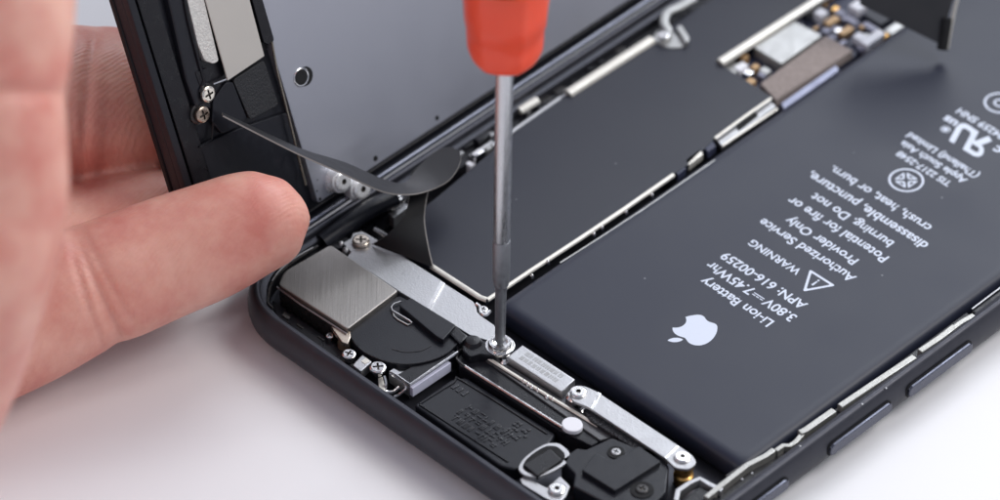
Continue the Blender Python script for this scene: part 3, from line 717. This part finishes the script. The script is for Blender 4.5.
obj('textured_patch', dpr(fillet(DX([(233, 80), (264, 60), (279, 105), (250, 120)], -.03), .05, 4), -.09, -.03, .01), mat('textured_black', (.022, .023, .026), 0, .5, .3, 40, 1.2, 45), disp)
obj('speaker_seat', dpr(fillet(DX([(213, 100), (226, 82), (233, 82), (247, 118), (238, 127), (222, 134), (212, 122)], -.03), .03, 3), -.09, -.03, .015), M_plastic_soft, disp)
obj('base_pad', dpr(fillet(DX([(200, 146), (240, 128), (288, 112), (300, 170), (292, 200), (214, 200)], -.05), .05, 4), -.095, -.05, .012), M_plastic_soft, disp)
obj('base_ledge', tube([DW(*dray(x, y, -.04), -.04) for x, y in ((199, 147), (212, 139), (213, 128), (213, 118))], .012, 6), M_plastic, disp)
obj('gold_tab', tube([DW(*dray(x, y, .0), 0) for x, y in ((213, 84), (221, 81), (226, 79))], .016, 6), M_bright, disp)
for px, py, mm in ((207.5, 94, mat('cream_screw', (.86, .80, .70), 1, .25)), (202, 114.5, mat('brown_screw', (.46, .37, .30), 1, .3))):
    u, v = dray(px, py, .02); screw(disp, DW(u, v, .02), .098, quat=dq @ Vector((0, 0, 1)).rotation_difference(Vector((0, 0, 1))), material=mm)
    obj('screw_seat', dlathe([(.125, -.11), (.125, -.03), (.10, -.02)], u, v, 0), M_gasket, disp)
# long pull-flex from the strip across to the phone, and the leaf it meets
def ribbon(name, L_, R_, thick, parent, mats):
    a = catmull(L_, 5); c = catmull(R_, 5); bm = bmesh.new(); n_ = len(a)
    up, dn = [], []
    for i in range(n_):
        w_ = (c[i] - a[i]); t = (a[min(i + 1, n_ - 1)] - a[max(i - 1, 0)]); nn = w_.cross(t); nn.normalize(); nn *= thick / 2
        k = 4; ru, rd = [], []
        for j in range(k + 1):
            p = a[i] + w_ * (j / k); ru.append(bm.verts.new(p + nn)); rd.append(bm.verts.new(p - nn))
        up.append(ru); dn.append(rd)
    for i in range(n_ - 1):
        for j in range(4):
            bm.faces.new((up[i][j], up[i + 1][j], up[i + 1][j + 1], up[i][j + 1])); bm.faces.new((dn[i][j], dn[i][j + 1], dn[i + 1][j + 1], dn[i + 1][j]))
        for j in (0, 4):
            f = bm.faces.new((up[i][j], dn[i][j], dn[i + 1][j], up[i + 1][j])); f.material_index = 1
    for i in (0, n_ - 1):
        for j in range(4): f = bm.faces.new((up[i][j], up[i][j + 1], dn[i][j + 1], dn[i][j])); f.material_index = 1
    return obj(name, bm, mats, parent, angle=50)
L_ = [F(222, 113, 59.05), F(262, 131.5, 59.3), F(303, 150, 59.6), F(345, 163, 59.95), F(384, 180, 60.2), F(405, 183, 60.35), F(418, 168, 60.5), F(434, 153, 60.6), F(449, 147.5, 60.6), F(460, 152, 60.5)]
R_ = [F(223, 116, 58.75), F(261, 135.5, 58.9), F(301, 155.5, 59.1), F(343, 174, 59.4), F(382, 191.5, 59.7), F(410, 194.5, 59.9), F(432, 189.5, 60.1), F(448, 181, 60.2), F(457, 170, 60.3), F(461, 160, 60.4)]
ribbon('flex_ribbon', L_, R_, .018, phone, [M_flex, M_flexedge])
L_ = [P(372, 244, .47), F(388, 234, 60.0), F(405, 214, 60.1), F(410, 190, 60.3), F(412, 172, 60.5), F(430, 158, 60.7)]
R_ = [P(433, 267, .47), F(428, 246, 59.95), F(424, 217, 60.15), F(428, 190, 60.4), F(438, 175, 60.6), F(450, 165, 60.7)]
ribbon('flex_leaf', L_, R_, .014, phone, [M_leaf, M_flexedge])
obj('leaf_edge', tube(catmull(R_[:4], 5), .009, 6), M_flexedge, phone)
# rolled dark cable and coiled spring by the hinge
obj('rolled_cable', tube(catmull([P(322, 243, .40), P(345, 226, .46), P(372, 208, .5), P(394, 198, .48)]), .115, 14), M_plastic_soft, phone)
for k in range(5):
    c0 = P(390 + k * 3.2, 205 - k * 2.4, .42)
    obj('spring_coil', tube([c0 + Vector((.0, .0, 0)) + RT * (.09 * math.cos(a)) + Vector((0, 0, .07 * math.sin(a))) for a in [math.pi * 2 * q / 12 for q in range(13)]], .014, 6), M_bright, phone)
obj('connector_plate', prism(PX([(386, 212), (402, 201), (410, 205), (394, 218)], .36), .2, .36, .01), M_silver, phone)

# lifted display cable with a bright folded edge, at the far end over the battery
c0 = P(945, 47, .62)
cab = obj('display_cable', prism([(0, 0), (-1.0, .9), (-1.0, 3.2), (.45, 3.2), (.05, .5)], 0, .03, .008, mp=lambda x, y, z: Vector((c0.x - .05, c0.y, c0.z)) + RT * x + (FH * .55 + Vector((0, 0, .84))) * y * .55 + (Vector((0, 0, .55)) - FH * .84) * z), M_flex, phone)
obj('cable_edge', tube([c0 + RT * .03 + Vector((0, 0, -.03)), c0 + RT * .10 + (FH * .55 + Vector((0, 0, .84))) * .4, c0 + RT * .28 + (FH * .55 + Vector((0, 0, .84))) * 1.2], .022, 8), M_cream, cab)
obj('cable_foot', tube([c0 + RT * -.03 + Vector((0, 0, -.04)), c0 + RT * .02 + (FH * .55 + Vector((0, 0, .84))) * .35], .07, 10), M_hole, cab)

# ================================================================== SCREWDRIVER
axb = Vector((drv_c.x, drv_c.y, .50))
lean = (RT * .012 + Vector((0, 0, 1))).normalized()
fx = lean.cross(Vector((0, 1, 0))).normalized(); fy = lean.cross(fx)
FR = (fx, fy, lean)
def hz(py):     # height along the axis seen at picture row py
    lo, hi = 0, 12
    for _ in range(40):
        m_ = (lo + hi) / 2; p = axb + lean * m_ - CAM; y = 250 - FPX * p.dot(UP) / p.dot(FWD)
        if y > py: lo = m_
        else: hi = m_
    return lo
sd = thing('screwdriver', 'small precision screwdriver with red handle standing upright on a screw of the open phone', 'screwdriver', tuple(axb))
h1, h2, h3, h4 = hz(284), hz(277), hz(240), hz(76)
obj('tip', lathe([(.012, -.02), (.040, .02), (.055, .06), (.060, .16), (.066, h1 - .1), (.075, h1 - .02), (.088, h1)], axb, 28, frame=FR), M_tip, sd)
obj('collar', lathe([(.085, h1), (.099, h2), (.101, h3 - .02), (.095, h3)], axb, 28, frame=FR), M_tip, sd)
obj('shaft', lathe([(.090, h3), (.093, h3 + .03), (.099, h4 + .3)], axb, 40, frame=FR), M_shaft, sd)
def hexm(a): return 1 - .045 * (1 - abs(math.cos(3 * a + .5))) 
g = h4 + .27; hh = hz(2) + .42
def hmod(a):
    k = ((a + .35) % (math.pi / 3)) - math.pi / 6
    return .38 * (math.cos(math.pi / 6) / math.cos(k)) * 1.07 + .62
prof = [(.10, g - .03), (.24, g - .035), (.33, g), (.375, g + .05), (.40, g + .12), (.41, g + .28), (.415, g + .45), (.432, g + .47), (.445, g + .7), (.480, g + 1.1), (.50, hh)]
obj('handle', lathe(prof, axb, 72, frame=FR, mod=hmod), M_red, sd, angle=50)
obj('grip', lathe([(.40, hh), (.47, hh + .02), (.48, hh + .08), (.46, hh + 2.2), (.5, hh + 3.4), (.52, hh + 6.0), (.40, hh + 6.3), (.1, hh + 6.35)], axb, 48, frame=FR), M_grip, sd)

# ================================================================== HAND
def finger(px_pts, k=7, flat=.92):
    """loft along picture points (x, y, distance, radius)"""
    P4 = []
    for x, y, d, r in px_pts: P4.append((F(x, y, d), r))
    pos = catmull([p for p, r in P4], k); rad = catmull([Vector((r, 0, 0)) for p, r in P4], k)
    b = bmesh.new(); rings = []; n_ = 28; m_ = len(pos)
    for i, p in enumerate(pos):
        t = (pos[min(i + 1, m_ - 1)] - pos[max(i - 1, 0)]).normalized(); u = t.cross(FWD).normalized(); v = u.cross(t)
        rr = max(rad[i].x, .01)
        rings.append([b.verts.new(p + u * (rr * math.cos(2 * math.pi * q / n_)) + v * (rr * flat * math.sin(2 * math.pi * q / n_))) for q in range(n_)])
    for A, B in zip(rings, rings[1:]):
        for i in range(n_): b.faces.new((A[i], A[(i + 1) % n_], B[(i + 1) % n_], B[i]))
    b.faces.new(rings[0][::-1]); b.faces.new(rings[-1])
    bmesh.ops.recalc_face_normals(b, faces=b.faces)
    return b
parts = []
parts.append(finger([(302, 207, 58.93, .04), (300.5, 207.5, 58.92, .17), (297, 209, 58.9, .29), (288, 212, 58.87, .43), (272, 218, 58.83, .555), (245, 226, 58.8, .625), (205, 243, 58.75, .675), (160, 260, 58.7, .70), (118, 277, 58.6, .72), (96, 284, 58.6, .712), (70, 295, 58.5, .76), (10, 320, 58.4, .84), (-70, 345, 58.2, .9), (-180, 350, 58.0, 1.0), (-290, 340, 57.8, 1.0)]))
parts.append(finger([(262, 128, 61.0, .05), (258, 128, 61.0, .3), (245, 126, 60.95, .55), (215, 118, 60.85, .76), (160, 108, 60.5, .86), (110, 104, 60.2, .905), (92, 103, 60.1, .895), (70, 104, 60.0, .93), (0, 110, 59.6, .95), (-90, 140, 59.0, 1.0), (-200, 200, 58.3, 1.1), (-300, 280, 57.8, 1.1)]))
parts.append(finger([(206, 212, 60.0, .05), (203, 212, 60.0, .25), (192, 214, 59.95, .45), (170, 218, 59.9, .58), (140, 223, 59.85, .62), (80, 236, 59.7, .64), (0, 252, 59.2, .7), (-90, 272, 58.8, .85), (-220, 290, 58.2, 1.0), (-300, 300, 57.8, 1.0)]))
thumb = ([(20, -330, 54.9, .05), (20, -320, 54.9, .4), (12, -290, 54.9, .65), (0, -220, 54.8, .85), (-8, -100, 54.6, .92), (-17, 0, 54.5, .98), (-22, 50, 54.5, .985), (-26, 92, 54.5, .965), (-27, 140, 54.5, 1.0), (-32, 200, 54.6, 1.06), (-56, 272, 54.7, 1.13), (-95, 360, 55.0, 1.25), (-160, 450, 55.6, 1.4), (-240, 500, 56.4, 1.5), (-320, 470, 57.2, 1.5)])
thumb = [(x, y, d - 3 * min(1, max(0, (560 - y) / 260)), r * .95) for x, y, d, r in thumb]
parts.append(finger(thumb, flat=.85))
parts.append(finger([(-60, 470, 58.6, .05), (-66, 470, 58.6, .3), (-80, 468, 58.6, .5), (-130, 455, 58.5, .62), (-200, 430, 58.2, .72), (-300, 400, 57.9, .85), (-350, 390, 57.8, .85)]))
parts.append(finger([(-250, 60, 58.4, .3), (-258, 150, 58.2, 1.1), (-290, 260, 57.8, 1.55), (-320, 380, 57.6, 1.7), (-370, 500, 57.6, 1.7), (-460, 640, 57.6, 1.5), (-560, 800, 57.6, 1.45), (-600, 860, 57.6, .3)], flat=.8))
bm = bmesh.new()
for p in parts:
    me = bpy.data.meshes.new('t'); p.to_mesh(me); p.free(); bm.from_mesh(me); bpy.data.meshes.remove(me)
me = bpy.data.meshes.new('h'); bm.to_mesh(me); bm.free()
ho = bpy.data.objects.new('h', me); COL.objects.link(ho)
md = ho.modifiers.new('r', 'REMESH'); md.mode = 'VOXEL'; md.voxel_size = .045
md2 = ho.modifiers.new('s', 'SMOOTH'); md2.factor = .5; md2.iterations = 3
dg = bpy.context.evaluated_depsgraph_get(); me2 = bpy.data.meshes.new_from_object(ho.evaluated_get(dg))
bpy.data.objects.remove(ho)
bm = bmesh.new(); bm.from_mesh(me2)
# folds of skin at the finger joints
def crease(px, py, dep, ddx, ddy, depth=.05, width=.05, reach=1.1):
    c = F(px, py, dep); nrm = (RT * ddx - UP * ddy).normalized()
    for v in bm.verts:
        if (v.co - c).length < reach:
            s = (v.co - c).dot(nrm)
            if abs(s) < width * 3 and (v.co - c).dot(FWD) < .1:
                v.co += FWD * depth * math.exp(-(s / width) ** 2)
crease(100, 282, 58.6, 1, -.45, .06, .05); crease(88, 287, 58.6, 1, -.3, .045, .04); crease(112, 278, 58.6, 1, -.55, .025, .04)
crease(92, 104, 60.1, 1, .08, .05, .06); crease(75, 104, 60.1, 1, -.1, .035, .05)
crease(-26, 93, 51.5, 0, 1, .06, .07, 1.3)
hand = obj('person', bm, M_skin, None, loc=tuple(F(-290, 330, 57.8)), angle=180)
hand['label'] = 'bare hand at the left, out-of-focus thumb in front, fingers holding the raised display'
hand['category'] = 'person'

# ================================================================== CAMERA
cam = bpy.data.cameras.new('camera'); co = bpy.data.objects.new('camera', cam); COL.objects.link(co); SC.camera = co
co.location = CAM; co.rotation_euler = FWD.to_track_quat('-Z', 'Y').to_euler()
cam.sensor_width = 36; cam.lens = 36 * FPX / 1000; cam.clip_start = 1; cam.clip_end = 1000
cam.dof.use_dof = True; cam.dof.focus_distance = (Vector((1.1, -1.2, .5)) - CAM).dot(FWD)
cam.dof.aperture_fstop = cam.lens / 1000 / 0.9 * 1.0
# ================================================================== LIGHT
w = bpy.data.worlds.new('World'); SC.world = w; w.use_nodes = True
bg = w.node_tree.nodes['Background']; bg.inputs['Color'].default_value = (.78, .83, 1.0, 1); bg.inputs['Strength'].default_value = .38
def area(name, loc, tgt, size, sy, power, col):
    l = bpy.data.lights.new(name, 'AREA'); l.shape = 'RECTANGLE'; l.size = size; l.size_y = sy; l.energy = power; l.color = col
    o = bpy.data.objects.new(name, l); COL.objects.link(o); o.location = loc
    o.rotation_euler = (Vector(tgt) - Vector(loc)).to_track_quat('-Z', 'Y').to_euler()
c = Vector((1, 0, 0))
area('softbox_back', c + FH * 42 + RT * 22 + Vector((0, 0, 42)), c, 34, 26, 18500, (.90, .94, 1))
area('softbox_top', c + FH * 0 + RT * 34 + Vector((0, 0, 38)), c + RT * 6, 24, 24, 12500, (1, .98, .96))
area('softbox_front', c - FH * 34 - RT * 42 + Vector((0, 0, 36)), c - FH * 4, 22, 22, 3600, (1, .95, .92))
SC.view_settings.view_transform = 'Standard'; SC.view_settings.look = 'None'; SC.view_settings.exposure = .15; SC.view_settings.gamma = 1
SC.cycles.max_bounces = 8
